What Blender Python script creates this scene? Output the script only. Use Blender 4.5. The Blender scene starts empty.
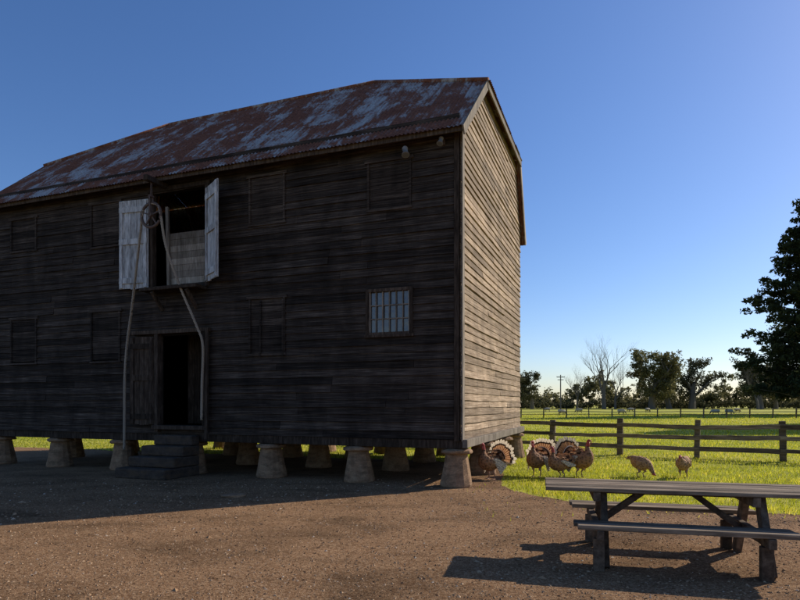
import bpy, math, random
import numpy as np
from mathutils import Vector, Matrix
R = random.Random(7)
NR = np.random.default_rng(11)
SC = bpy.context.scene

# ---------------------------------------------------------------- helpers
class MB:
    def __init__(s): s.v=[]; s.f=[]; s.m=[]; s.r=[]
    def add(s, vs, fs, mat=0, rnd=None):
        o=len(s.v); s.v += [tuple(p) for p in vs]
        if rnd is None: rnd=R.random()
        for f in fs:
            s.f.append(tuple(i+o for i in f)); s.m.append(mat); s.r.append(rnd)
    def box(s,x0,x1,y0,y1,z0,z1,mat=0,rnd=None):
        vs=[(x0,y0,z0),(x1,y0,z0),(x1,y1,z0),(x0,y1,z0),(x0,y0,z1),(x1,y0,z1),(x1,y1,z1),(x0,y1,z1)]
        s.add(vs,[(0,3,2,1),(4,5,6,7),(0,1,5,4),(1,2,6,5),(2,3,7,6),(3,0,4,7)],mat,rnd)
    def beam(s,p0,p1,w,h,mat=0,rnd=None,up=(0,0,1),seg=1,jit=0.0):
        p0=Vector(p0);p1=Vector(p1);d=(p1-p0).normalized();u=Vector(up)
        if abs(d.dot(u))>.98: u=Vector((0,1,0))
        sd=d.cross(u).normalized();u=sd.cross(d).normalized()
        vs=[];fs=[]
        for i in range(seg+1):
            c=p0.lerp(p1,i/seg)+(sd*R.uniform(-jit,jit)+u*R.uniform(-jit,jit))
            ww=w*(1+R.uniform(-jit,jit)*4);hh=h*(1+R.uniform(-jit,jit)*4)
            for a,b in((-1,-1),(1,-1),(1,1),(-1,1)): vs.append(c+sd*(a*ww/2)+u*(b*hh/2))
        for i in range(seg):
            for k in range(4):
                a=i*4+k;b=i*4+(k+1)%4; fs.append((a,b,b+4,a+4))
        fs.append((3,2,1,0)); n=seg*4; fs.append((n,n+1,n+2,n+3))
        s.add(vs,fs,mat,rnd)
    def tube(s,pts,rad,n=8,mat=0,rnd=None,side=None,cap=True):
        pts=[Vector(p) for p in pts]; vs=[];fs=[]
        for i,p in enumerate(pts):
            d=(pts[min(i+1,len(pts)-1)]-pts[max(i-1,0)]).normalized()
            ref=Vector(side) if side else (Vector((0,0,1)) if abs(d.z)<.9 else Vector((1,0,0)))
            if side: a=(ref-d*ref.dot(d)).normalized()
            else: a=d.cross(ref).normalized()
            b=d.cross(a).normalized()
            rr=rad[i]; ra,rb=(rr if isinstance(rr,(tuple,list)) else (rr,rr))
            for k in range(n):
                t=2*math.pi*k/n; vs.append(p+a*(math.cos(t)*ra)+b*(math.sin(t)*rb))
        for i in range(len(pts)-1):
            for k in range(n):
                a=i*n+k;b=i*n+(k+1)%n; fs.append((a,b,b+n,a+n))
        if cap:
            fs.append(tuple(range(n-1,-1,-1))); e=(len(pts)-1)*n; fs.append(tuple(range(e,e+n)))
        s.add(vs,fs,mat,rnd)
    def build(s,name,mats,parent=None,smooth=False,loc=None,rotz=0,bevel=0):
        me=bpy.data.meshes.new(name); me.from_pydata(s.v,[],s.f)
        for m in mats: me.materials.append(m)
        me.polygons.foreach_set('material_index',s.m)
        at=me.attributes.new('rnd','FLOAT','FACE'); at.data.foreach_set('value',s.r)
        if smooth: me.polygons.foreach_set('use_smooth',[True]*len(s.f))
        me.update()
        ob=bpy.data.objects.new(name,me); SC.collection.objects.link(ob)
        if parent: ob.parent=parent
        if loc: ob.location=loc
        ob.rotation_euler=(0,0,rotz)
        if bevel:
            b=ob.modifiers.new('bevel','BEVEL'); b.width=bevel; b.segments=2; b.limit_method='ANGLE'
        return ob

def np_mesh(name,V,k,mats,rnd,parent=None,mat_idx=None,smooth=False):
    n=len(V)//k
    me=bpy.data.meshes.new(name)
    me.from_pydata(V.tolist(),[],np.arange(n*k).reshape(n,k).tolist())
    for m in mats: me.materials.append(m)
    at=me.attributes.new('rnd','FLOAT','FACE'); at.data.foreach_set('value',np.asarray(rnd,dtype=np.float32))
    if mat_idx is not None: me.polygons.foreach_set('material_index',mat_idx)
    me.update()
    ob=bpy.data.objects.new(name,me); SC.collection.objects.link(ob)
    if parent: ob.parent=parent
    return ob

def empty(name,loc,rotz=0,parent=None):
    e=bpy.data.objects.new(name,None); SC.collection.objects.link(e); e.empty_display_size=.3
    e.location=loc; e.rotation_euler=(0,0,rotz)
    if parent: e.parent=parent
    return e

def spline(pts,n=4):
    P=[np.array(p,float) for p in pts]; out=[]
    for i in range(len(P)-1):
        p0=P[max(i-1,0)];p1=P[i];p2=P[i+1];p3=P[min(i+2,len(P)-1)]
        for j in range(n):
            t=j/n
            out.append(.5*((2*p1)+(-p0+p2)*t+(2*p0-5*p1+4*p2-p3)*t*t+(-p0+3*p1-3*p2+p3)*t**3))
    out.append(P[-1]); return out

# ---------------------------------------------------------------- materials
class NT:
    def __init__(s,name,rough=.8,spec=.3):
        s.mat=bpy.data.materials.new(name); s.mat.use_nodes=True
        s.t=s.mat.node_tree; s.n=s.t.nodes; s.b=s.n['Principled BSDF']; s.out=s.n['Material Output']
        s.b.inputs['Roughness'].default_value=rough
        s.b.inputs['Specular IOR Level'].default_value=spec
        s.tc=s.n.new('ShaderNodeTexCoord')
    def l(s,a,b): s.t.links.new(a,b)
    def noise(s,scale=(1,1,1),sc=1,det=5,rough=.6,dist=0):
        m=s.n.new('ShaderNodeMapping'); m.inputs['Scale'].default_value=scale; s.l(s.tc.outputs['Object'],m.inputs[0])
        t=s.n.new('ShaderNodeTexNoise'); t.inputs['Scale'].default_value=sc; t.inputs['Detail'].default_value=det
        t.inputs['Roughness'].default_value=rough; t.inputs['Distortion'].default_value=dist
        s.l(m.outputs[0],t.inputs['Vector']); return t.outputs['Fac']
    def voro(s,sc,scale=(1,1,1),feat='F1',out='Distance'):
        m=s.n.new('ShaderNodeMapping'); m.inputs['Scale'].default_value=scale; s.l(s.tc.outputs['Object'],m.inputs[0])
        t=s.n.new('ShaderNodeTexVoronoi'); t.inputs['Scale'].default_value=sc; t.feature=feat; s.l(m.outputs[0],t.inputs['Vector']); return t.outputs[out]
    def ramp(s,f,stops):
        r=s.n.new('ShaderNodeValToRGB'); e=r.color_ramp.elements
        while len(e)<len(stops): e.new(.5)
        for x,(p,c) in zip(e,stops):
            x.position=p; x.color=(c if len(c)==4 else (*c,1)) if isinstance(c,tuple) else (c,c,c,1)
        s.l(f,r.inputs[0]); return r.outputs[0]
    def mix(s,f,a,b,mode='MIX'):
        m=s.n.new('ShaderNodeMixRGB'); m.blend_type=mode
        for v,i in((f,0),(a,1),(b,2)):
            if isinstance(v,(int,float)): m.inputs[i].default_value=v if i==0 else (v,v,v,1)
            elif isinstance(v,tuple): m.inputs[i].default_value=(*v,1)
            else: s.l(v,m.inputs[i])
        return m.outputs[0]
    def math(s,op,a,b,c=None):
        m=s.n.new('ShaderNodeMath'); m.operation=op
        for i,v in enumerate((a,b,c)):
            if v is None: continue
            if isinstance(v,(int,float)): m.inputs[i].default_value=v
            else: s.l(v,m.inputs[i])
        return m.outputs[0]
    def rnd(s):
        a=s.n.new('ShaderNodeAttribute'); a.attribute_name='rnd'; return a.outputs['Fac']
    def bump(s,h,strength=.5,dist=.01):
        b=s.n.new('ShaderNodeBump'); b.inputs['Strength'].default_value=strength; b.inputs['Distance'].default_value=dist
        s.l(h,b.inputs['Height']); s.l(b.outputs[0],s.b.inputs['Normal']); return b
    def col(s,c):
        if isinstance(c,tuple): s.b.inputs['Base Color'].default_value=(*c,1)
        else: s.l(c,s.b.inputs['Base Color'])
        return s
    def leafy(s,c,trans=.5,tc=None):
        d=s.n.new('ShaderNodeBsdfDiffuse'); t=s.n.new('ShaderNodeBsdfTranslucent'); m=s.n.new('ShaderNodeMixShader')
        m.inputs[0].default_value=trans
        s.l(c,d.inputs[0]); s.l(tc if tc is not None else c,t.inputs[0]); s.l(d.outputs[0],m.inputs[1]); s.l(t.outputs[0],m.inputs[2])
        s.l(m.outputs[0],s.out.inputs[0]); return s

def wood(name,dark,mid,light,gs=(1.5,1.5,45),streak=(9,9,.6),lo=.55,hi=1.35,rough=.9,bumpd=.006,bs=.6,sk=(.7,1.2)):
    w=NT(name,rough,.12)
    g=w.noise(gs,1,8,.72)
    c=w.ramp(g,[(.30,dark),(.50,mid),(.72,light)])
    st=w.ramp(w.noise(streak,1,5,.6,.4),[(.3,sk[0]),(.7,sk[1])])
    c=w.mix(1,c,st,'MULTIPLY')
    k=w.math('MULTIPLY_ADD',w.rnd(),hi-lo,lo)
    cmb=w.n.new('ShaderNodeCombineColor')
    for i in range(3): w.l(k,cmb.inputs[i])
    c=w.mix(1,c,cmb.outputs[0],'MULTIPLY')
    w.col(c); w.bump(g,bs,bumpd); return w.mat

M={}
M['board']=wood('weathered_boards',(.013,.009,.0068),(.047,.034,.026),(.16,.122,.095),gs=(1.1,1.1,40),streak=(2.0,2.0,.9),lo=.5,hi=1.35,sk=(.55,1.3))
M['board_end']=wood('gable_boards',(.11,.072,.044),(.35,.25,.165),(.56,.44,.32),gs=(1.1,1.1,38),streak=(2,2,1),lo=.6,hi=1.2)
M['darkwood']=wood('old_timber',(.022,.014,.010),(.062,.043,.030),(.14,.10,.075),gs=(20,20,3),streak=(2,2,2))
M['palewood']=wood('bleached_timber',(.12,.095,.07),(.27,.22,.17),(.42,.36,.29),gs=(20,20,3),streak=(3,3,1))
M['paintwood']=wood('flaking_white_paint',(.14,.12,.10),(.50,.48,.46),(.76,.75,.73),gs=(25,25,4),streak=(10,10,1.2),lo=.8,hi=1.1)
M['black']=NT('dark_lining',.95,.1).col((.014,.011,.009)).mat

def roof_mat():
    w=NT('rusty_corrugated_iron',.8,.10)
    n1=w.noise((1.0,.7,.7),1.5,10,.74,.9); n2=w.noise((14,.9,.9),1,5,.65); n3=w.noise((1,1,1),15,6,.78)
    f=w.math('MULTIPLY_ADD',w.rnd(),.12,-.06)
    f=w.math('ADD',f,n1)
    f=w.math('ADD',f,w.math('MULTIPLY_ADD',n2,.32,-.16))
    f=w.math('ADD',f,w.math('MULTIPLY_ADD',n3,.40,-.20))
    fac=w.ramp(f,[(.38,0.0),(.50,1.0)])
    gal=w.mix(w.ramp(n3,[(.3,0.),(.7,1.)]),(.22,.205,.19),(.54,.52,.50))
    rust=w.mix(w.ramp(n3,[(.35,0.),(.65,1.)]),(.095,.034,.019),(.28,.112,.062))
    w.col(w.mix(fac,gal,rust))
    w.bump(n3,.3,.003); return w.mat
M['roof']=roof_mat()

def stone_mat(name,a,b):
    w=NT(name,.9,.2); n=w.noise((1,1,1),6,8,.7); n2=w.noise((1,1,1),40,4,.6)
    c=w.mix(w.ramp(n,[(.3,0.),(.7,1.)]),a,b); c=w.mix(.45,c,w.ramp(n2,[(.3,.35),(.7,1.2)]),'MULTIPLY')
    c=w.mix(w.ramp(w.noise((1,1,3),3,6,.7),[(.46,0.),(.62,.7)]),c,(.11,.07,.04))
    w.col(c); w.bump(n2,.7,.015); return w.mat
M['stone']=stone_mat('sandstone',(.24,.13,.07),(.44,.28,.16))
M['dkstone']=stone_mat('step_stone',(.04,.029,.022),(.11,.08,.06))

def gravel_mat():
    w=NT('gravel',.95,.05)
    v=w.voro(60,out='Color'); sep=w.n.new('ShaderNodeSeparateColor'); w.l(v,sep.inputs[0])
    base=w.ramp(sep.outputs[0],[(0,(.20,.103,.050)),(.5,(.325,.183,.094)),(1,(.47,.295,.165))])
    big=w.ramp(w.noise((1,1.8,1),.6,7,.7,.5),[(.32,.48),(.5,.92),(.7,1.2)])
    c=w.mix(1,base,big,'MULTIPLY')
    fine=w.noise((1,1,1),130,4,.7); c=w.mix(.8,c,w.ramp(fine,[(.3,.5),(.7,1.3)]),'MULTIPLY')
    w.col(c)
    h=w.math('ADD',w.math('MULTIPLY',w.voro(60),-.5),w.math('MULTIPLY',w.noise((1,1,1),9,7,.7),1.9)); h=w.math('ADD',h,fine)
    w.bump(h,.8,.022); return w.mat
M['gravel']=gravel_mat()
def pebble_mat():
    w=NT('pebbles',.9,.1); w.col(w.ramp(w.rnd(),[(0,(.13,.07,.036)),(.6,(.31,.182,.097)),(.95,(.43,.29,.175)),(1,(.53,.44,.34))])); return w.mat
M['pebble']=pebble_mat()
def field_mat():
    w=NT('pasture',.95,.1)
    n=w.noise((1,1,1),3,8,.75); big=w.noise((.4,1.8,1),.09,5,.6); mid=w.noise((.6,1.5,1),.6,5,.7)
    c=w.ramp(n,[(.3,(.15,.17,.015)),(.55,(.36,.37,.035)),(.75,(.52,.49,.08))])
    c=w.mix(w.ramp(big,[(.40,0.),(.60,.85)]),c,(.54,.47,.10))
    c=w.mix(.8,c,w.ramp(mid,[(.3,.55),(.65,1.25)]),'MULTIPLY')
    w.col(c); w.bump(n,1,.08); return w.mat
M['field']=field_mat()
def grass_mat():
    w=NT('grass_blades'); c=w.ramp(w.rnd(),[(0,(.09,.12,.014)),(.6,(.245,.27,.026)),(.92,(.40,.38,.06)),(1,(.48,.39,.15))])
    t=w.mix(1,c,(2.05,1.85,1.1),'MULTIPLY'); w.leafy(c,.6,t); return w.mat
M['grass']=grass_mat()
def leaf_mat(name,a,b,tr=.3):
    w=NT(name); c=w.ramp(w.rnd(),[(0,a),(1,b)]); w.leafy(c,tr); return w.mat
M['gum']=leaf_mat('gum_foliage',(.055,.060,.028),(.25,.22,.095),.4)  # distant foliage colour lightened to stand in for atmospheric haze
M['gumdk']=leaf_mat('dark_foliage',(.035,.040,.024),(.15,.14,.075),.35)
M['pine']=leaf_mat('pine_foliage',(.014,.020,.012),(.070,.083,.040),.22)
M['bark']=NT('bark',.9,.1).col((.14,.12,.10)).mat

# ---------------------------------------------------------------- world, sun, camera
EL=math.radians(31); AZ=math.radians(62)
W=bpy.data.worlds.new('World'); SC.world=W; W.use_nodes=True
wn=W.node_tree; bg=wn.nodes['Background']; sk=wn.nodes.new('ShaderNodeTexSky'); sk.sky_type='NISHITA'
sk.sun_disc=False; sk.sun_elevation=EL; sk.sun_rotation=AZ; sk.air_density=1.0; sk.dust_density=.45; sk.ozone_density=2.0; sk.altitude=0
hs=wn.nodes.new('ShaderNodeHueSaturation'); hs.inputs['Saturation'].default_value=1.18
tn=wn.nodes.new('ShaderNodeMixRGB'); tn.blend_type='MULTIPLY'; tn.inputs[0].default_value=1; tn.inputs[2].default_value=(.87,.92,1.13,1)
wn.links.new(sk.outputs[0],hs.inputs['Color']); wn.links.new(hs.outputs[0],tn.inputs[1])
wn.links.new(tn.outputs[0],bg.inputs[0]); bg.inputs[1].default_value=.118
S=Vector((math.sin(AZ)*math.cos(EL),math.cos(AZ)*math.cos(EL),math.sin(EL)))
sl=bpy.data.lights.new('sun','SUN'); sl.energy=5; sl.angle=math.radians(.5); sl.color=(1,.93,.81)
so=bpy.data.objects.new('sun',sl); so.rotation_euler=S.to_track_quat('Z','Y').to_euler(); so.location=(20,10,30); SC.collection.objects.link(so)
cd=bpy.data.cameras.new('camera'); cam=bpy.data.objects.new('camera',cd); SC.collection.objects.link(cam)
cam.location=(0,0,1.6); cam.rotation_euler=(math.radians(90),0,0); cd.sensor_width=36; cd.lens=26.55; cd.shift_y=.13; cd.clip_end=5000
SC.camera=cam
SC.view_settings.view_transform='Standard'; SC.view_settings.look='None'; SC.view_settings.exposure=0

# ---------------------------------------------------------------- ground
g=MB(); g.add([(-2500,-300,0),(2500,-300,0),(2500,3500,0),(-2500,3500,0)],[(0,1,2,3)]); g.build('pasture_ground',[M['field']])
edge=[(60,5.0),(14,6.6),(9,7.6),(5.7,8.45),(3.85,9.05),(2.7,9.7),(2.2,10.6),(2.0,11.6),(2.3,13.2),(2.7,15.2),(1.0,16.6),(-3,17.9),(-9,19.9),(-20,24),(-60,30)]
ed=[]
for i in range(len(edge)-1):
    a=Vector(edge[i]);b=Vector(edge[i+1]); k=max(2,int(min((b-a).length,20)/.18))
    for j in range(k):
        p=a.lerp(b,j/k); q=.10*math.sin(p.x*3.1+p.y*2)+.07*math.sin(p.x*7.7-p.y*5)+R.uniform(-.05,.05)
        ed.append((p.x+q*.3,p.y+q))
poly=[(-60,-20),(60,-20)]+ed+[(-60,30)]
me=bpy.data.meshes.new('gravel_yard'); me.from_pydata([(x,y,.004) for x,y in poly],[],[tuple(range(len(poly)))]); me.materials.append(M['gravel'])
ob=bpy.data.objects.new('gravel_yard',me); SC.collection.objects.link(ob)
PX=np.array([p[0] for p in poly]);PY=np.array([p[1] for p in poly])
def inside(x,y):
    c=np.zeros(len(x),bool); j=len(PX)-1
    for i in range(len(PX)):
        if PY[i]!=PY[j]:
            cr=((PY[i]>y)!=(PY[j]>y))&(x<(PX[j]-PX[i])*(y-PY[i])/(PY[j]-PY[i])+PX[i]); c^=cr
        j=i
    return c
n=42000; y=3.3*(12.5/3.3)**NR.random(n); x=(NR.random(n)*2-1)*(.85*y+.6)
k=inside(x,y); x=x[k];y=y[k];n=len(x)
octv=np.array([(1,0,0),(0,1,0),(-1,0,0),(0,-1,0),(0,0,1)],float)
tri=[(0,1,4),(1,2,4),(2,3,4),(3,0,4)]
s=(.0035+.009*NR.random(n)**3)*(.8+y/14); s[NR.random(n)>.996]*=2.2
V=np.empty((n,4,3,3)); ang=NR.random(n)*6.28; ca,sa=np.cos(ang),np.sin(ang)
jit=1+NR.uniform(-.35,.35,(n,5,1)); P=octv[None]*jit*s[:,None,None]; P[:,:,0]*=1.3; P[:,:,2]*=.7
Q=P.copy(); Q[:,:,0]=P[:,:,0]*ca[:,None]-P[:,:,1]*sa[:,None]; Q[:,:,1]=P[:,:,0]*sa[:,None]+P[:,:,1]*ca[:,None]
Q[:,:,0]+=x[:,None];Q[:,:,1]+=y[:,None];Q[:,:,2]+=.0045
for t,(a,b,c) in enumerate(tri): V[:,t,0]=Q[:,a];V[:,t,1]=Q[:,b];V[:,t,2]=Q[:,c]
np_mesh('gravel_stones',V.reshape(-1,3),3,[M['pebble']],np.repeat(NR.random(n),4))
# grass
n=280000; y=7.2*(95/7.2)**(NR.random(n)**1.15); x=(NR.random(n)*2-1)*(.82*y+1.5)
cl=np.sin(x*2.3+np.sin(y*1.7)*2)*np.sin(y*2.9+np.sin(x*1.3)*2)
off=NR.normal(0,.13,n)
k=~inside(x,y+off*1.0); 
k|=(NR.random(n)<.012)&(y<13)&(y>8)&(x>1.2)
x=x[k];y=y[k];cl=cl[k];n=len(x)
h=(.03+.045*NR.random(n)+.035*np.clip(cl,0,1))*(.9+.012*y); w=.0045*(.55+y/13)
a=NR.random(n)*6.28; ln=NR.uniform(.1,.8,n)*h; b=NR.random(n)*6.28
V=np.zeros((n,3,3)); V[:,0,0]=x-np.cos(a)*w;V[:,0,1]=y-np.sin(a)*w;V[:,1,0]=x+np.cos(a)*w;V[:,1,1]=y+np.sin(a)*w
V[:,2,0]=x+np.cos(b)*ln;V[:,2,1]=y+np.sin(b)*ln;V[:,2,2]=h
np_mesh('grass',V.reshape(-1,3),3,[M['grass']],np.clip(NR.random(n)*.75+.2*cl+.1,0,1))

# ---------------------------------------------------------------- granary
A=(1.143,11.24,0); RZ=math.atan2(-.350,.937)
G=empty('weatherboard_granary',A,RZ)
L=12.9; Wd=7.05; Z0=.92; ZE=7.0
hoist=(-7.40,-5.83,4.27,6.5); door=(-7.17,-5.88,1.12,3.18); win=(-1.909,-.969,3.01,3.87)
closed=[(-1.909,-.969,5.52,6.42),(-4.717,-3.813,5.53,6.5),(-4.717,-3.813,2.72,3.87),(-9.29,-8.35,5.46,6.45),(-9.29,-8.35,2.67,3.83),(-12.07,-11.13,5.6,6.37),(-12.07,-11.13,2.69,3.78)]
ops=[hoist,door,win]+closed
def board(mb,Pf,s0,s1,z,ex=.16):
    n=max(1,int((s1-s0)/.45)); dz=R.uniform(-.010,.010); t0=R.uniform(.028,.046); rn=min(1,max(0,R.gauss(.45,.26)))
    vs=[];fs=[]; wz=dz;wo=0
    for i in range(n+1):
        s=s0+(s1-s0)*i/n; wz=.7*wz+R.uniform(-.006,.006); wo=.7*wo+R.uniform(-.006,.006)
        vs+= [Pf(s,z+wz,0),Pf(s,z+wz,t0+wo),Pf(s,z+ex+.02+wz,.012),Pf(s,z+ex+.02+wz,0)]
    for i in range(n):
        a=i*4
        for k in range(3): fs.append((a+k,a+k+1,a+5+k,a+4+k))
    fs+=[(0,3,2,1),(n*4,n*4+1,n*4+2,n*4+3)]
    mb.add(vs,fs,0,rn)
def wallboards(mb,Pf,rng,ops,z0,z1,ex=.155):
    z=z0
    while z<z1:
        lo,hi=rng(z+ex*.6)
        if hi-lo>.05:
            cuts=[(o[0],o[1]) for o in ops if o[2]<z+ex/2<o[3]]; cuts.sort(); iv=[];c=lo
            for a,b in cuts: iv.append((c,a)); c=b
            iv.append((c,hi))
            for a,b in iv:
                s=a
                while s<b-.02:
                    e=s+R.uniform(1.8,4.6)
                    if b-e<.9: e=b
                    board(mb,Pf,s+.003,e-.003,z,ex); s=e
        z+=ex
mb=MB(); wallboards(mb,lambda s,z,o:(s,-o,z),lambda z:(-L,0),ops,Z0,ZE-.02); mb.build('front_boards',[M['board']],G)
def grng(z):
    lo=0 if z<ZE else (z-ZE)/.9
    hi=Wd if z<6.75 else Wd-(z-6.75)/(8.62-6.75)*.80
    return (lo,hi)
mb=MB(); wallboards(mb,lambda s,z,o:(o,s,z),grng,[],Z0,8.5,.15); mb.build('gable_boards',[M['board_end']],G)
mb=MB(); wallboards(mb,lambda s,z,o:(-L-o,s,z),grng,[],Z0,8.5); mb.build('far_gable_boards',[M['board']],G)
mb=MB(); wallboards(mb,lambda s,z,o:(s,Wd+o,z),lambda z:(-L,0),[],Z0,6.7); mb.build('rear_boards',[M['board']],G)
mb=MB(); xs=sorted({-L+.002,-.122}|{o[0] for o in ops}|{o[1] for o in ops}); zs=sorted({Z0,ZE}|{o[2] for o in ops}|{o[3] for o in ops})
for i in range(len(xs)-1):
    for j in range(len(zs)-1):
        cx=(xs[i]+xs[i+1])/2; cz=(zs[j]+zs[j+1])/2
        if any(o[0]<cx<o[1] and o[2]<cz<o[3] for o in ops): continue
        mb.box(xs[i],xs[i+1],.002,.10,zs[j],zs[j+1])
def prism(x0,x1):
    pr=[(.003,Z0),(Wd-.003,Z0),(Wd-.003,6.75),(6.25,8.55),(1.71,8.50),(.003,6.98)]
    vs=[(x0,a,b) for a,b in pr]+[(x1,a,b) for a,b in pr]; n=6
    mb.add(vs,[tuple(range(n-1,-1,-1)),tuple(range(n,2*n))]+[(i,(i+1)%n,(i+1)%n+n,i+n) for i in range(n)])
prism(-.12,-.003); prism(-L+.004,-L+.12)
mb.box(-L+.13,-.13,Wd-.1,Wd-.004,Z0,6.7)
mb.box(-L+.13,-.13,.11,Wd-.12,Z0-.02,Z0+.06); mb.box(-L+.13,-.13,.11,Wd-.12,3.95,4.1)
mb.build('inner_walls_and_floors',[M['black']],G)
mb=MB(); mf=MB()
for (x0,x1,z0,z1) in closed:
    nb=int(round((z1-z0)/.15)); hh=(z1-z0)/nb
    for i in range(nb):
        mb.box(x0+.03,x1-.03,-.022-R.uniform(0,.008),.0,z0+i*hh+.004,z0+(i+1)*hh-.004)
    for xx in(x0,x1-.045): mf.box(xx,xx+.045,-.058,-.002,z0-.03,z1)
    mf.box(x0-.05,x1+.05,-.066,-.001,z1,z1+.06,rnd=.95)
    mf.box(x0-.02,x1+.02,-.062,-.001,z0-.075,z0-.03,rnd=.9)
for xx in(-4.42,-3.86): 
    mf.beam((xx,-.062,2.62),(xx+R.uniform(-.02,.02),-.062,3.84),.035,.02)
mb.build('closed_hatches',[M['board']],G); mf.build('hatch_frames',[M['board']],G)
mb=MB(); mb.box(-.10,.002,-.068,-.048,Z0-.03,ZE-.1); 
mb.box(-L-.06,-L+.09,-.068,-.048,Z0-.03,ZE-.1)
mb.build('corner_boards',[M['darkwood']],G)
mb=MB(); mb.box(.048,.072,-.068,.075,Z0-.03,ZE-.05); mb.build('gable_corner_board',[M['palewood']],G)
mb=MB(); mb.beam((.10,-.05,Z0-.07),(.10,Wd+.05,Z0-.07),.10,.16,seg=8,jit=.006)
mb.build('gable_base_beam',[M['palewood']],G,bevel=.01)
mb=MB(); mb.beam((-L,.08,Z0-.09),(.04,.08,Z0-.09),.18,.17,seg=10,jit=.005)
for yy in (2.4,4.6,6.85): mb.beam((-L,yy,Z0-.10),(.04,yy,Z0-.10),.18,.17)
for i in range(24):
    xx=-L+.3+i*.53; mb.box(xx,xx+.08,.2,Wd-.1,Z0-.018,Z0+.0)
mb.build('floor_bearers',[M['darkwood']],G,bevel=.01)
mb=MB()
def zr(y): return 7.07+.9*y
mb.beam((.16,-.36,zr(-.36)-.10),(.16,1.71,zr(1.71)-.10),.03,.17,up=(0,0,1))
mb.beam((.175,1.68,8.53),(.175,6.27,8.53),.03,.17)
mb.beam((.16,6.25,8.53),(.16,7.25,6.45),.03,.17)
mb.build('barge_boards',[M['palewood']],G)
mb=MB(); mb.beam((-L-.1,-.30,6.72),(.13,-.30,6.72),.03,.13,seg=8,jit=.004)
for i in range(27):
    xx=-L+.1+i*.49; mb.beam((xx,-.28,6.74),(xx,.3,7.25),.06,.10)
mb.build('eave_fascia_and_rafters',[M['darkwood']],G)
# roof
RXr=-3.10; RXl=-9.76; XR=.17; XL=-L-.17
def ytop(x):
    if x>RXr: return 3.2+(1.71-3.2)*(x-RXr)/(XR-RXr)
    if x<RXl: return 3.2+(1.71-3.2)*(RXl-x)/(RXl-XL)
    return 3.2
def ybk(x):
    if x>RXr: return 3.2+(6.25-3.2)*(x-RXr)/(XR-RXr)
    if x<RXl: return 3.2+(6.25-3.2)*(RXl-x)/(RXl-XL)
    return 3.2
def corr(mb,Pf,N,s0,s1,lo,hi,rowl,pitch=.085,amp=.011,sw=.68,umax=10):
    N=Vector(N); u0=min(lo(s0),lo(s1),lo((s0+s1)/2)); row=0; ub=u0
    while ub<umax:
        s=s0
        while s<s1-1e-4:
            e=min(s+sw,s1); m=max(2,int(round((e-s)/pitch*6))); vs=[];fs=[]; cols=[]
            jl=R.uniform(-.03,.03) if row else R.uniform(-.015,.015); lift=R.uniform(.001,.005)
            for i in range(m+1):
                ss=s+(e-s)*i/m; a=max(ub+jl,lo(ss)) if row else lo(ss)+jl; b=min(ub+rowl+.08,hi(ss))
                w=amp*math.sin(2*math.pi*ss/pitch)
                cols.append(b>a+.002); b=max(a+.001,b)
                vs.append(Vector(Pf(ss,a))+N*(w+lift)); vs.append(Vector(Pf(ss,b))+N*(w+(-.002 if row==0 else .0)))
            for i in range(m):
                if cols[i] or cols[i+1]: fs.append((2*i,2*i+2,2*i+3,2*i+1))
            if fs: mb.add(vs,fs,0)
            s=e
        ub+=rowl; row+=1
sl=math.sqrt(1+.9**2)
mb=MB()
corr(mb,lambda s,u:(s,u/sl-.38,zr(u/sl-.38)),(0,-.669,.743),XL,XR,lambda s:0,lambda s:(ytop(s)+.38)*sl,1.72,umax=4.9)
mb.build('front_roof_slope',[M['roof']],G,smooth=True)
mb=MB(); hz=(9.95-8.62)/(XR-RXr)
def hipx(y): return (XR+(RXr-XR)*(y-1.71)/1.49) if y<3.2 else (XR+(RXr-XR)*(6.25-y)/3.05)
corr(mb,lambda s,u:(XR+.05-u,s,8.60+u*hz),(hz,0,1),1.71,6.25,lambda s:0,lambda s:XR+.05-hipx(s),1.8,umax=3.4)
def hipl(y): return (XL+(RXl-XL)*(y-1.71)/1.49) if y<3.2 else (XL+(RXl-XL)*(6.25-y)/3.05)
corr(mb,lambda s,u:(XL-.05+u,s,8.60+u*hz),(-hz,0,1),1.71,6.25,lambda s:0,lambda s:hipl(s)-XL+.05,1.8,umax=3.4)
mb.build('half_hip_slopes',[M['roof']],G,smooth=True)
mb=MB()
corr(mb,lambda s,u:(s,6.25-u,8.62+u*.436),(0,.4,.9),XL,XR,lambda s:0,lambda s:6.25-ybk(s),1.6,umax=3.1)
corr(mb,lambda s,u:(s,7.25-u*.433,6.45+u*.90),(0,.9,.43),XL,XR,lambda s:0,lambda s:2.41,1.3,umax=2.4)
mb.build('rear_roof_slope',[M['roof']],G,smooth=True)
mb=MB()
def cap(p,q): mb.tube([p,q],[.055,.055],8)
cap((RXl,3.2,9.955),(RXr,3.2,9.955)); cap((RXr,3.2,9.955),(XR,1.71,8.625)); cap((RXl,3.2,9.955),(XL,1.71,8.625)); cap((RXr,3.2,9.955),(XR,6.25,8.625)); cap((RXl,3.2,9.955),(XL,6.25,8.625))
mb.build('ridge_capping',[M['roof']],G,smooth=True)
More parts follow.
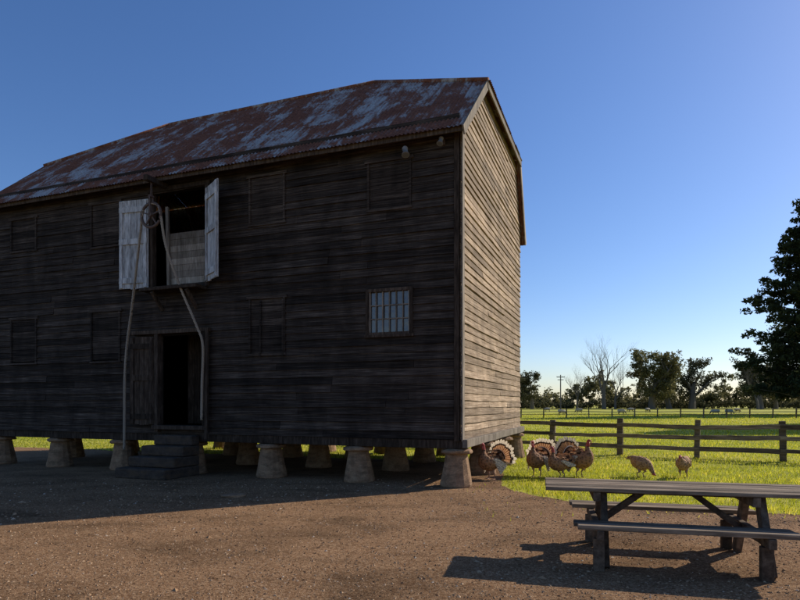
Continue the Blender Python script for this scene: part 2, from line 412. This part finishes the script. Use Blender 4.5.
# window
mb=MB(); mp=MB(); x0,x1,z0,z1=win
mb.box(x0-.03,x0+.04,-.06,.06,z0-.03,z1+.03);mb.box(x1-.04,x1+.03,-.06,.06,z0-.03,z1+.03)
mb.box(x0+.04,x1-.04,-.058,.058,z1-.03,z1+.03);mb.box(x0-.05,x1+.05,-.08,.058,z0-.08,z0-.032); mb.box(x0+.04,x1-.04,-.055,.055,z0-.03,z0+.02)
for i in range(1,6):
    xx=x0+.04+(x1-x0-.08)*i/6; mp.box(xx-.010,xx+.010,-.030,.0,z0+.02,z1-.03)
for i in range(1,3):
    zz=z0+.02+(z1-z0-.05)*i/3; mp.box(x0+.04,x1-.04,-.026,-.004,zz-.010,zz+.010)
for xx in(x0+.04,x1-.065): mp.box(xx,xx+.025,-.034,.002,z0+.02,z1-.03)
mb.build('window_frame',[M['darkwood']],G); mp.build('window_muntins',[M['palewood']],G)
gm=NT('old_glass',.15,.8); gm.col((.09,.085,.08)); gm.bump(gm.noise((1,1,1),5,2,.5),.25,.02)
mb=MB(); 
for i in range(6):
    for j in range(3):
        a=x0+.04+(x1-x0-.08)*i/6; b=x0+.04+(x1-x0-.08)*(i+1)/6; c=z0+.02+(z1-z0-.05)*j/3; d=z0+.02+(z1-z0-.05)*(j+1)/3; t=R.uniform(-.006,.006)
        mb.add([(a,.012+t,c),(b,.012-t,c),(b,.012-t,d),(a,.012+t,d)],[(0,1,2,3)])
mb.build('window_panes',[gm.mat],G)
# hoist doorway
mb=MB(); x0,x1,z0,z1=hoist
for xx in (x0-.04,x1-.04): mb.box(xx,xx+.09,-.07,.06,z0-.02,z1+.02)
mb.box(x0-.1,x1+.1,-.075,.055,z1+.02,z1+.12)
mb.box(x0-.02,x1+.0,-.42,.10,z0-.10,z0-.03); mb.beam((x0+.3,-.02,z0-.5),(x0+.3,-.36,z0-.12),.07,.07); mb.beam((x1-.3,-.02,z0-.5),(x1-.3,-.36,z0-.12),.07,.07)
mb.build('hoist_door_frame',[M['darkwood']],G,bevel=.006)
mb=MB()
for i in range(9): mb.box(x0+.30,x1-.05,.16+.004*(i%2),.19+.004*(i%2),z0+i*.15-.02,z0+i*.15+.125)
mb.beam((x0+.35,.13,z0),(x0+.30,.13,z0+1.95),.07,.05)
mb.build('grain_bin_planks',[M['palewood']],G)
def leaf(name,hx,ang,wid,z0,z1,mat,dirn):
    e=empty(name,(hx,-.085,0),ang,G); mb=MB(); n=5
    for i in range(n):
        a=dirn*(i*wid/n+.003); b=dirn*((i+1)*wid/n-.003); mb.box(min(a,b),max(a,b),-.028-R.uniform(0,.004),0,z0+R.uniform(-.01,.01),z1)
    for f in (.06,.5,.86):
        zz=z0+(z1-z0)*f; a,b=sorted((dirn*.02,dirn*(wid-.02))); mb.box(a,b,-.062,-.034,zz,zz+.13)
    for xx in(.03,wid-.11):
        a,b=sorted((dirn*xx,dirn*(xx+.08))); mb.box(a,b,-.058,-.034,z0+.02,z1-.02,0)
    mb.build('planks',[mat],e,bevel=.004); return e
leaf('left_hoist_shutter',-7.44,math.radians(6),.80,4.30,6.38,M['paintwood'],-1)
leaf('right_hoist_shutter',-5.79,math.radians(-33),.74,4.32,6.42,M['paintwood'],1)
# lower door
x0,x1,z0,z1=door; mb=MB()
for xx in(x0-.08,x1-.02): mb.box(xx,xx+.10,-.13,.05,z0-.16,z1+.04)
mb.box(x0-.75,x1+.16,-.14,.045,z1+.04,z1+.13)
mb.box(x0-.1,x1+.1,-.2,.1,z0-.10,z0-.01)
mb.build('doorway_frame',[M['darkwood']],G,bevel=.006)
mb=MB(); mb.beam((x1+.13,-.17,z0-.3),(x1+.15,-.16,z1+.1),.07,.05,seg=6,jit=.004); mb.build('door_post',[M['darkwood']],G)
leaf('door_leaf',x0-.11,math.radians(10),.62,z0,z1-.02,M['darkwood'],-1)
mb=MB()
for i in range(7): mb.box(x0+.02+i*.18,x0+.19+i*.18,.9+.003*(i%2),.93,z0,z1+.3)
mb.build('inner_partition',[M['darkwood']],G)
# steps
mb=MB()
for i in range(4):
    d=.27*(4-i); wz=.10*(3-i)
    mb.box(-7.08-wz,-6.02,-.05-d-R.uniform(0,.03),-.05,.004+i*.225 if i else 0,.225*(i+1)-.003)
ob=mb.build('door_steps',[M['dkstone']],G,bevel=.03)
# hoist wheel + ropes
iron=NT('rusty_iron',.7,.4); iron.col(iron.mix(iron.noise((1,1,1),30,4,.6),(.04,.03,.026),(.17,.10,.07))); M['iron']=iron.mat
hw=empty('hoist_wheel',(-6.98,-.50,5.83),0,G); mb=MB(); r=.27
ring=[(r*math.cos(t*math.pi/16),0,r*math.sin(t*math.pi/16)) for t in range(33)]
mb.tube(ring,[.032]*33,8,cap=False)
for t in range(5):
    a=t*2*math.pi/5+.3; mb.beam((0,0,0),(r*math.cos(a),0,r*math.sin(a)),.03,.03)
mb.tube([(0,-.06,0),(0,.06,0)],[.05,.05],10)
mb.beam((0,-.05,0),(0,-.05,.42),.03,.02);mb.beam((0,.05,0),(0,.05,.42),.03,.02);mb.box(-.03,.03,-.06,.06,.40,.44)
for i in range(5): 
    mb.tube([(.02*math.cos(t)*(1 if i%2 else 0),.02*math.cos(t)*(0 if i%2 else 1),.47+i*.065+.042*math.sin(t)) for t in [k*math.pi/4 for k in range(9)]],[.009]*9,5,cap=False)
mb.build('wheel',[M['iron']],hw,smooth=False)
mb=MB(); mb.beam((-6.98,.3,6.62),(-6.98,-.68,6.62),.12,.12); mb.build('hoist_beam',[M['darkwood']],G,bevel=.01)
rp=NT('hemp_rope',.9,.1); wv=rp.n.new('ShaderNodeTexWave'); wv.inputs['Scale'].default_value=14; wv.bands_direction='DIAGONAL'; rp.l(rp.tc.outputs['Object'],wv.inputs[0])
rp.col(rp.mix(wv.outputs['Fac'],(.18,.14,.10),(.50,.40,.30))); M['rope']=rp.mat
def rope(name,pts,rad=.028):
    c=spline(pts,10); mb=MB()
    for ph in range(3):
        qq=[];tot=0
        for i in range(len(c)-1):
            m=max(1,int(np.linalg.norm(c[i+1]-c[i])/.025))
            for j in range(m):
                t=j/m; p=c[i]*(1-t)+c[i+1]*t; tot+=np.linalg.norm(c[i+1]-c[i])/m; a=tot*32+ph*2.094
                qq.append((p[0]+rad*.55*math.cos(a),p[1]+rad*.55*math.sin(a),p[2]))
        mb.tube(qq,[rad*.6]*len(qq),6)
    mb.build(name,[M['rope']],G,smooth=True)
rope('left_rope',[(-7.02,-.5,6.09),(-7.18,-.5,6.02),(-7.24,-.5,5.83),(-7.38,-.48,5.0),(-7.62,-.42,3.8),(-7.82,-.36,3.0),(-7.90,-.35,2.2),(-7.92,-.34,1.3),(-7.93,-.34,.5)])
rope('right_rope',[(-7.02,-.5,6.09),(-6.80,-.5,6.03),(-6.72,-.5,5.83),(-6.60,-.46,5.1),(-6.30,-.36,4.2),(-5.95,-.25,3.35),(-5.80,-.22,2.9),(-5.82,-.22,2.0),(-5.84,-.21,1.2)])
lh=NT('grey_lamp_housing',.5).col((.22,.22,.23)).mat; lg=NT('lamp_glass',.15,.8).col((.16,.16,.16)).mat
def flood(px,pz,yaw,k):
    e=empty('flood_light',(px,-.05,pz),yaw,G); e.scale=(k,k,k); mb=MB()
    mb.box(-.03,.03,-.05,0,-.06,.06); mb.beam((0,-.03,0),(0,-.16,.03),.025,.025)
    mb.tube([(0,-.10,.10),(0,-.15,.05),(0,-.22,-.10)],[.03,.06,.08],10,1); mb.tube([(0,-.2205,-.1015),(0,-.222,-.105)],[.07,.065],10,2)
    mb.build('lamp_head',[M['iron'],lh,lg],e)
flood(-1.12,6.50,.5,1.0); flood(-.30,6.60,-.2,.8)
def staddle(x,y,i):
    o=MB(); n=14; zt=Z0-.18; sc=R.uniform(.94,1.05)
    prof=[(.0,.325),(.05,.33),(.25,.29),(.45,.25),(.60,.225),(zt-.10,.215)]
    vs=[]; ph=R.random()*6
    for z,r in prof:
        for k in range(n):
            t=2*math.pi*k/n; rr=r*sc*(1+.05*math.sin(3*t+ph)+R.uniform(-.03,.03)); vs.append((x+rr*math.cos(t),y+rr*math.sin(t),z))
    cp=[(zt-.10,.28),(zt-.085,.325),(zt-.03,.32),(zt-.002,.25)]
    for z,r in cp:
        for k in range(n):
            t=2*math.pi*k/n; rr=r*sc*(1+R.uniform(-.04,.04)); vs.append((x+rr*math.cos(t),y+rr*math.sin(t),z+R.uniform(-.008,.008)*(z<zt-.01)))
    fs=[]; m=len(prof)+len(cp)
    for q in range(m-1):
        for k in range(n): fs.append((q*n+k,q*n+(k+1)%n,(q+1)*n+(k+1)%n,(q+1)*n+k))
    fs.append(tuple(range(n-1,-1,-1))); fs.append(tuple(range((m-1)*n,m*n)))
    o.add(vs,fs,0); ob=o.build('staddle_stone',[M['stone']],G,smooth=False)
    ob.modifiers.new('b','BEVEL').width=.012
for yy in (.22,2.4,4.6,6.8):
    for i in range(7): staddle(-.12-i*2.1,yy,i)

# ---------------------------------------------------------------- picnic table
M['tablewood']=wood('table_timber',(.065,.043,.027),(.20,.145,.098),(.38,.295,.21),gs=(2,30,30),streak=(2,8,8))
TB=empty('picnic_table',(2.92,6.06,0),math.radians(-14)); mb=MB()
for i in range(5):
    yy=-.375+i*.152; mb.box(-1.375+R.uniform(-.015,.015),1.25+R.uniform(-.01,.01),yy,yy+.143,.715+R.uniform(0,.004),.757+R.uniform(-.003,.003))
mb.build('top_planks',[M['tablewood']],TB,bevel=.006)
for sgn,nm in((-1,'front_bench'),(1,'rear_bench')):
    mb=MB()
    for k in(0,1):
        a=sgn*(.47+k*.15); y0,y1=sorted((a,a+sgn*.14)); mb.box(-1.10+R.uniform(-.02,.02),.80+R.uniform(-.02,.02),y0,y1,.41,.452+.003*k)
    mb.build(nm,[M['tablewood']],TB,bevel=.006)
mb=MB()
for sx in(-.88,.56):
    mb.box(sx-.035,sx+.035,-.36,.36,.62,.712)
    mb.box(sx-.032,sx+.032,-.77,.77,.315,.407)
    for sy in(-1,1):
        mb.beam((sx+.07,sy*.20,.70),(sx+.07,sy*.52,.0),.13,.065,up=(1,0,0))
        mb.beam((sx-.005,sy*.62,.0),(sx-.005,sy*.62,.312),.10,.09)
    sg=1 if sx<0 else -1
    mb.beam((sx+sg*.05,0,.36),(sx+sg*.50,0,.70),.08,.06)
mb.box(-.82,.5,-.04,.04,.66,.712)
mb.build('trestle_legs',[wood('table_leg_timber',(.04,.027,.018),(.12,.083,.057),(.24,.175,.12),gs=(12,12,12),streak=(3,3,3))],TB,bevel=.006)

# ---------------------------------------------------------------- fences
def fence(name,p0,dirv,n,sp,h=1.12,rails=(.30,.62,.94),pw=.16,rw=.13,mat='fence'):
    a=math.atan2(dirv[1],dirv[0]); e=empty(name,(p0[0],p0[1],0),a); mb=MB()
    for i in range(n):
        hh=h+R.uniform(-.06,.06); w=pw*R.uniform(.85,1.15)
        mb.beam((i*sp,0,-.1),(i*sp+R.uniform(-.04,.04),R.uniform(-.03,.03),hh),w,w*.85,seg=4,jit=.006)
    mb.build('posts',[M[mat]],e,bevel=.012); mb=MB()
    for i in range(n-1):
        for z in rails:
            mb.beam((i*sp-.08,-.085-.015*(i%2),z+R.uniform(-.035,.035)),((i+1)*sp+.08,-.085-.015*(i%2),z+R.uniform(-.035,.035)),.05,rw*R.uniform(.8,1.1),seg=5,jit=.012)
    mb.build('rails',[M[mat]],e,bevel=.008)
M['fence']=wood('fence_timber',(.07,.05,.033),(.20,.15,.10),(.38,.30,.20),gs=(2,20,20),streak=(2,5,5))
d=Vector((.862,-.507)); p=Vector((6.9,18.5))-d*2.15*9
fence('post_and_rail_fence',p,d,15,2.15)
fence('paddock_fence',(-12,69),(1,-.03),34,2.6,1.1,(.4,.7,1.0),.12,.07)

# ---------------------------------------------------------------- trees
def branch(mb,tips,p,d,Ln,r,depth,rg,spread=.6,up=.15,kids=(2,4),sides=6,shrink=.68):
    pts=[p];rad=[r];q=Vector(p);dd=Vector(d)
    for i in range(4):
        dd=(dd+Vector((rg.uniform(-1,1),rg.uniform(-1,1),rg.uniform(-.6,1)))*.13+Vector((0,0,up*.2))).normalized()
        q=q+dd*(Ln/4); pts.append(q.copy()); rad.append(r*(1-.11*(i+1)))
    mb.tube(pts,rad,sides if depth>1 else 4,0,cap=False)
    if depth==0: tips.append((pts[-1].copy(),dd.copy())); tips.append((pts[2].copy(),dd.copy())); return
    for k in range(rg.randint(*kids)):
        j=rg.choice([2,3,4,4]); ax=Vector((rg.uniform(-1,1),rg.uniform(-1,1),rg.uniform(-.3,.6))).normalized()
        nd=(dd+ax*spread*rg.uniform(.7,1.4)).normalized()
        branch(mb,tips,pts[j],nd,Ln*shrink*rg.uniform(.8,1.15),rad[j]*.62,depth-1,rg,spread,up,kids,sides,shrink)
def leafcloud(name,cent,rad,per,size,mats,parent,flat=.7,seed=1):
    g=np.random.default_rng(seed); C=np.repeat(np.array(cent),per,axis=0); Rr=np.repeat(np.array(rad),per); n=len(C)
    dv=g.normal(0,1,(n,3)); dv/=np.linalg.norm(dv,axis=1)[:,None]; rr=g.random(n)**.45
    P=C+dv*(rr*Rr)[:,None]*np.array([1,1,flat])
    a=g.normal(0,1,(n,3)); a/=np.linalg.norm(a,axis=1)[:,None]; b=np.cross(a,g.normal(0,1,(n,3))); b/=np.linalg.norm(b,axis=1)[:,None]
    s=size*(.5+g.random(n))[:,None]
    V=np.stack([P-a*s,P+b*s*.45,P+a*s,P-b*s*.45],1)
    clr=np.repeat(g.random(len(cent)),per)
    rn=np.clip(.45*clr+.35*g.random(n)+.25*dv[:,2]*rr+.1,0,1)
    np_mesh(name,V.reshape(-1,3),4,mats,rn,parent)
def broad(name,x,y,h,seed,wide=.6,leaf='gum',depth=3,per=60,size=None,cr=None,trunk=.18,wx=1.15,low=True):
    rg=random.Random(seed); e=empty(name,(x,y,0)); mb=MB();tips=[]
    branch(mb,tips,Vector((0,0,-.2)),Vector((rg.uniform(-.1,.1),0,1)),h*trunk,h*.022,depth,rg,wide,.10,(4,5))
    top=max(t[0].z for t in tips); k=h*.92/top
    mb.v=[(a*k*wx,b*k*wx,c*k) for a,b,c in mb.v]; mb.build('trunk_and_limbs',[M['bark']],e)
    c=[(t[0].x*k*wx,t[0].y*k*wx,t[0].z*k) for t in tips]
    if low:
        c+=[(q[0]*rg.uniform(.5,1),q[1]*rg.uniform(.5,1),q[2]*rg.uniform(.35,.8)) for q in c[::2]]
    r=[(cr or h*.065)*rg.uniform(.6,1.4) for _ in c]
    leafcloud('foliage',c,r,per,size or h*.019,[M[leaf]],e,.7,seed)
broad('eucalyptus_tree',82,192,20.5,3,.9,'gum',3,30)
broad('eucalyptus_tree',90,197,15,31,.9,'gum',3,26)
broad('eucalyptus_tree',99,200,19.5,5,.8,'gumdk',3,24)
broad('eucalyptus_tree',44,196,13,9,.9,'gumdk',3,30)
broad('eucalyptus_tree',116,190,17.5,12,.8,'gumdk',3,26)
broad('eucalyptus_tree',125,196,13,14,.9,'gum',3,30)
for (bx,by,tr,ln,sd,hh) in((64,185,.55,6.2,21,25),(108,178,.4,5,25,16),(57,190,.3,4,27,15),(70,192,.3,4,33,17)):
    rg=random.Random(sd); e=empty('bare_tree',(bx,by,0)); mb=MB();tips=[]
    branch(mb,tips,Vector((0,0,-.2)),Vector((.05,0,1)),ln,tr,5,rg,.58,.38,(3,4),6,.72)
    top=max(t[0].z for t in tips); k=hh/top; mb.v=[(a*k,b*k,c*k) for a,b,c in mb.v]; mb.build('trunk_and_limbs',[M['bark']],e)
cs=[];rs=[]
rg=random.Random(4)
for i in range(1250):
    x=rg.uniform(15,200); hb=6.2+2.8*math.sin(x*.11)+2.8*math.sin(x*.27+1)+2.2*math.sin(x*.7)+rg.uniform(-1.5,1.5)
    z=rg.uniform(.5,max(2.5,hb)); cs.append((x,216+rg.uniform(-6,10),z)); rs.append(rg.uniform(.8,2.0))
for i in range(250):
    x=rg.uniform(-260,15); cs.append((x,215+rg.uniform(-5,8),rg.uniform(.6,8))); rs.append(rg.uniform(1.5,3))
leafcloud('distant_trees',cs,rs,40,.5,[M['gum']],None,.9,5)
cs=[];rs=[]
for i in range(420):
    x=-260+i*1.4; cs.append((x,205+rg.uniform(-.6,.6),rg.uniform(.8,2.6))); rs.append(rg.uniform(1.2,2.0))
leafcloud('hedge',cs,rs,40,.45,[M['gumdk']],None,.8,6)
def pine(x,y,h,Rm,seed):
    rg=random.Random(seed); e=empty('pine_tree',(x,y,0)); mb=MB(); 
    mb.tube([(0,0,-.2),(.1,0,h*.3),(.0,.1,h*.65),(0,0,h)],[.6,.48,.3,.05],8)
    c=[];r=[]; z=h*.05
    while z<h*.98:
        f=z/h; prof=(1-f)**.60*(.80+.3*min(1,f*4)); nb=rg.randint(4,6); a0=rg.random()*6
        for b in range(nb):
            a=a0+b*6.28/nb+rg.uniform(-.3,.3); Ln=Rm*prof*rg.uniform(.62,1.12)+.5
            pts=[]; 
            for t in(0,.33,.66,1): pts.append((math.cos(a)*Ln*t,math.sin(a)*Ln*t,z+Ln*(.30*t-.10*t*t)+rg.uniform(-.1,.1)))
            mb.tube(pts,[.14*(1-f)+.04,.1*(1-f)+.03,.05,.02],5,cap=False)
            m=int(3+Ln*1.2)
            for j in range(m):
                t=.28+.75*(j+rg.random())/m; w=Ln*.15*(1-.3*t); c.append((math.cos(a)*Ln*t+rg.uniform(-w,w)*math.sin(a)*1.6,math.sin(a)*Ln*t+rg.uniform(-w,w)*math.cos(a)*1.6,z+Ln*(.30*t-.10*t*t)+rg.uniform(-.1,.7))); r.append(rg.uniform(.5,1.2))
        z+=h*.032*rg.uniform(.7,1.3)
    mb.build('trunk_and_branches',[M['bark']],e); leafcloud('foliage',c,r,42,.28,[M['pine']],e,.6,seed)
pine(62.5,88,32.5,10.8,3)
pine(44,47,20,7,8)
e=empty('telegraph_pole',(49,180,0)); mb=MB(); mb.tube([(0,0,0),(0,0,10.5)],[.2,.15],8); mb.beam((-1.2,0,9.8),(1.2,0,9.8),.15,.2); mb.beam((-.9,0,9.0),(.9,0,9.0),.15,.2)
for xx in(-1.1,-.5,.5,1.1): mb.tube([(xx,0,9.9),(xx,0,10.15)],[.07,.05],6)
mb.build('pole_and_crossarms',[M['bark']],e)

# ---------------------------------------------------------------- animals
def feather(name,a,b,sc=18,tr=0):
    w=NT(name,.8,.2); f=w.voro(sc); c=w.mix(w.ramp(f,[(.1,0.),(.6,1.)]),a,b)
    if tr: w.leafy(c,tr)
    else: w.col(c); w.bump(f,.8,.02)
    return w.mat
M['ft_body']=feather('bronze_feathers',(.08,.04,.022),(.30,.15,.075))
M['ft_ruf']=feather('rufous_feathers',(.34,.16,.07),(.50,.27,.14),30,.55)
M['ft_dark']=feather('dark_feather_band',(.04,.02,.014),(.08,.045,.028),30,.3)
M['ft_cream']=feather('cream_feather_tips',(.68,.54,.38),(.78,.66,.50),30,.45)
M['ft_white']=feather('barred_wing_feathers',(.14,.09,.06),(.62,.50,.38),38)
M['ft_brown']=feather('brown_hen_feathers',(.12,.06,.03),(.42,.23,.11),30)
M['skinred']=NT('red_wattle',.6,.3).col((.38,.07,.06)).mat
M['leg']=NT('scaly_leg',.7,.3).col((.30,.18,.13)).mat
def loftbody(mb,prof,mat,n=12):
    sp=spline(prof,4); pts=[(p[0],0,p[1]) for p in sp]; rad=[(max(.003,p[2]),max(.003,p[3])) for p in sp]
    mb.tube(pts,rad,n,mat,side=(0,1,0))
def birdlegs(mb,xc,top,w,mat,s=1):
    for sy in(-1,1):
        st=R.uniform(-.03,.03)
        mb.tube([(xc-.02,sy*w,top),(xc+.03+st,sy*w,top*.55),(xc-.03+st,sy*w,top*.36),(xc+.0+st,sy*w,.012)],[.05*s,.030*s,.013*s,.012*s],8,mat)
        for a in(-.5,0,.5,3.14): 
            l=.085*s if a<3 else .04*s; mb.tube([(xc+st,sy*w,.012),(xc+st+math.cos(a)*l,sy*w+math.sin(a)*l,.006)],[.011*s,.005*s],5,mat)
def turkey(loc,yaw,scale=1,fan=True):
    e=empty('turkey',(loc[0],loc[1],0),yaw); e.scale=(scale,)*3
    mb=MB(); loftbody(mb,[(-.34,.46,.03,.03),(-.26,.46,.10,.09),(-.12,.43,.185,.175),(.03,.41,.215,.21),(.16,.45,.20,.215),(.24,.54,.13,.15),(.25,.63,.06,.07),(.23,.71,.036,.042)],0,14)
    mb.build('body',[M['ft_body']],e,smooth=True)
    mb=MB(); loftbody(mb,[(.235,.69,.036,.042),(.24,.77,.028,.03),(.265,.83,.03,.034),(.30,.845,.028,.028),(.335,.835,.014,.014),(.365,.82,.004,.004)],0,10)
    mb.tube([(.33,0,.85),(.355,0,.82),(.35,0,.77)],[.009,.011,.006],6,0)
    mb.tube([(.285,0,.815),(.29,0,.75),(.275,0,.70)],[.012,.022,.010],6,0)
    for sy in(-1,1): mb.tube([(.30,sy*.024,.852),(.302,sy*.030,.852)],[.006,.004],6,1)
    mb.build('head_and_wattle',[M['skinred'],M['black']],e,smooth=True)
    mb=MB()
    for sy in(-1,1):
        for k in range(9):
            t=k/8; x0=.12-.10*t; z0=.50-.02*t
            p0=Vector((x0,sy*(.20+.012*(k%3)),z0)); p1=Vector((x0-.20-.10*t,sy*(.255-.03*t+.004*k),.30-.16*(1-t)+.02*t if fan else .36))
            mb.beam(p0,p1,.008,.058,0,up=(0,0,1))
    mb.build('wings',[M['ft_white']],e)
    mb=MB()
    for k in range(150):
        t=R.random(); th=R.uniform(-2.4,2.4); x=-.28+.50*t; rr=.215*math.sin(math.pi*(.15+.72*t))**.6
        c=Vector((x,math.sin(th)*rr,.43+.06*t+math.cos(th)*rr)); nr=Vector((0,math.sin(th),math.cos(th))); td=Vector((0,math.cos(th),-math.sin(th)))
        b=c+Vector((-.075,0,0))+nr*.022; mb.add([c-td*.02,c+td*.02,b+td*.024,b-td*.024],[(0,1,2,3)],0 if R.random()<.7 else 1)
    mb.build('contour_feathers',[M['ft_ruf'],M['ft_dark']],e)
    mb=MB(); nf=19
    if fan:
        for k in range(nf):
            a=math.radians(-98+196*k/(nf-1)); lx=-.01*(k%2); rl=.46*R.uniform(.92,1.05)
            di=Vector((-.22,math.sin(a),math.cos(a))).normalized(); sd=Vector((0,math.cos(a),-math.sin(a)))
            o=Vector((-.27+lx,0,.47))
            prev=None
            for (t,w,m) in((.10,.012,0),(.50,.030,0),(.70,.040,0),(.79,.043,1),(.93,.038,2),(1.0,.016,2)):
                c=o+di*(rl*t); cur=(c-sd*w,c+Vector((-.006,0,0)),c+sd*w)
                if prev: mb.add([prev[0],prev[1],prev[2],cur[0],cur[1],cur[2]],[(0,1,4,3),(1,2,5,4)],m)
                prev=cur
        for k in range(13):
            a=math.radians(-80+160*k/12); di=Vector((-.12,math.sin(a),math.cos(a))).normalized(); sd=Vector((0,math.cos(a),-math.sin(a))); o=Vector((-.235-.004*(k%2),0,.47)); prev=None
            for (t,w,m) in((.1,.02,1),(.75,.036,0),(.9,.034,1),(1,.015,2)):
                c=o+di*(.24*t); cur=(c-sd*w,c+sd*w)
                if prev: mb.add([prev[0],prev[1],cur[0],cur[1]],[(0,1,3,2)],m)
                prev=cur
    else:
        for k in range(9):
            a=(k-4)*.07; o=Vector((-.28,.02*(k-4),.47+.003*(k%2))); di=Vector((-1,a,-.28)).normalized(); sd=Vector((a,1,0)).normalized(); prev=None
            for (t,w,m) in((0,.02,0),(.7,.03,0),(.8,.03,1),(1,.02,2)):
                c=o+di*(.34*t)+Vector((0,0,.004*k)); cur=(c-sd*w,c+sd*w)
                if prev: mb.add([prev[0],prev[1],cur[0],cur[1]],[(0,1,3,2)],m)
                prev=cur
    mb.build('tail_fan',[M['ft_ruf'],M['ft_dark'],M['ft_cream']],e)
    mb=MB(); birdlegs(mb,.0,.33,.085,0); mb.build('legs',[M['leg']],e,smooth=True)
rad=math.radians
turkey((3.02,13.0),rad(-125),.93)
turkey((3.45,12.65),rad(-160),.80,False)
turkey((3.90,12.85),rad(-60),.97)
turkey((1.93,12.55),rad(-140),.90)
def hen(loc,yaw,scale=1,down=True):
    e=empty('brown_hen',(loc[0],loc[1],0),yaw); e.scale=(scale,)*3; mb=MB()
    loftbody(mb,[(-.25,.36,.012,.03),(-.19,.34,.06,.07),(-.10,.29,.11,.12),(.03,.26,.125,.135),(.12,.25,.10,.11),(.19,.22,.06,.065),(.24,.15,.038,.040),(.27,.10,.030,.032)] if down else
     [(-.25,.36,.012,.03),(-.19,.34,.06,.07),(-.10,.29,.11,.12),(.03,.27,.125,.135),(.12,.29,.10,.11),(.17,.34,.06,.065),(.20,.38,.038,.040),(.22,.40,.030,.032)],0,12)
    mb.build('body',[M['ft_brown']],e,smooth=True); mb=MB()
    hx,hz=(.28,.085) if down else (.235,.405)
    mb.tube([(hx-.03,0,hz+.01),(hx,0,hz),(hx+.03,0,hz-.012),(hx+.055,0,hz-.03)],[.026,.026,.014,.003],8,0); mb.tube([(hx-.02,0,hz+.03),(hx+.005,0,hz+.04),(hx+.02,0,hz+.022)],[.005,.010,.005],6,0)
    mb.build('head_and_comb',[M['skinred']],e,smooth=True); mb=MB()
    for sy in(-1,1): mb.tube([(.10,sy*.105,.29),(.0,sy*.130,.28),(-.12,sy*.100,.29),(-.20,sy*.05,.31)],[(.012,.03),(.016,.065),(.014,.045),(.004,.008)],8,0)
    for k in range(7): mb.beam((-.19,(k-3)*.012,.35),(-.29,(k-3)*.02,.37-.01*abs(k-3)),.006,.035)
    mb.build('wings_and_tail',[M['ft_brown']],e,smooth=False)
    mb=MB(); birdlegs(mb,.0,.20,.055,0,.75); mb.build('legs',[M['leg']],e,smooth=True)
hen((5.27,12.9),rad(-60),1.15); hen((6.15,12.8),rad(-130),1.15,False)
M['wool']=NT('fleece',.95,.1).col((.45,.40,.31)).mat; M['face']=NT('sheep_face',.9,.1).col((.12,.10,.08)).mat
def sheep(loc,yaw):
    e=empty('sheep',(loc[0],loc[1],0),yaw); mb=MB()
    loftbody(mb,[(-.55,.66,.08,.08),(-.48,.64,.20,.20),(-.2,.60,.27,.26),(.15,.60,.27,.27),(.4,.60,.21,.22),(.52,.56,.14,.16),(.62,.44,.10,.10)],0,12)
    loftbody(mb,[(.60,.46,.09,.09),(.66,.36,.08,.085),(.73,.22,.055,.055),(.77,.13,.04,.04)],1,8)
    for sy in(-1,1):
        mb.tube([(.62,sy*.07,.42),(.60,sy*.17,.40)],[.03,.012],6,1)
        mb.tube([(.33,sy*.14,.5),(.33,sy*.14,.28),(.35,sy*.14,.0)],[.085,.045,.035],7,1)
        mb.tube([(-.34,sy*.14,.55),(-.28,sy*.15,.38),(-.40,sy*.14,.24),(-.37,sy*.14,0)],[.12,.075,.04,.035],7,1)
    mb.build('body_and_legs',[M['wool'],M['face']],e,smooth=True)
for x,y,a in((23,84,.3),(31,102,2.8),(33,88,.1),(45,115,3.0),(47,112,.5),(46,86,2.6),(48.5,87,0),(60,105,.2),(30,120,3)): sheep((x,y),a)
mb=MB(); vs=[];n=12
for z,r in((0.0,.15),(.025,.16),(.04,.13)):
    for k in range(n): t=6.283*k/n; rr=r*(1+.12*math.sin(2*t)+R.uniform(-.06,.06)); vs.append((-2.88+rr*1.3*math.cos(t),10.2+rr*math.sin(t),z+.002))
fs=[(q*n+k,q*n+(k+1)%n,(q+1)*n+(k+1)%n,(q+1)*n+k) for q in(0,1) for k in range(n)]+[tuple(range(2*n,3*n))]
mb.add(vs,fs); mb.build('flat_stone',[M['stone']])
print('OK')
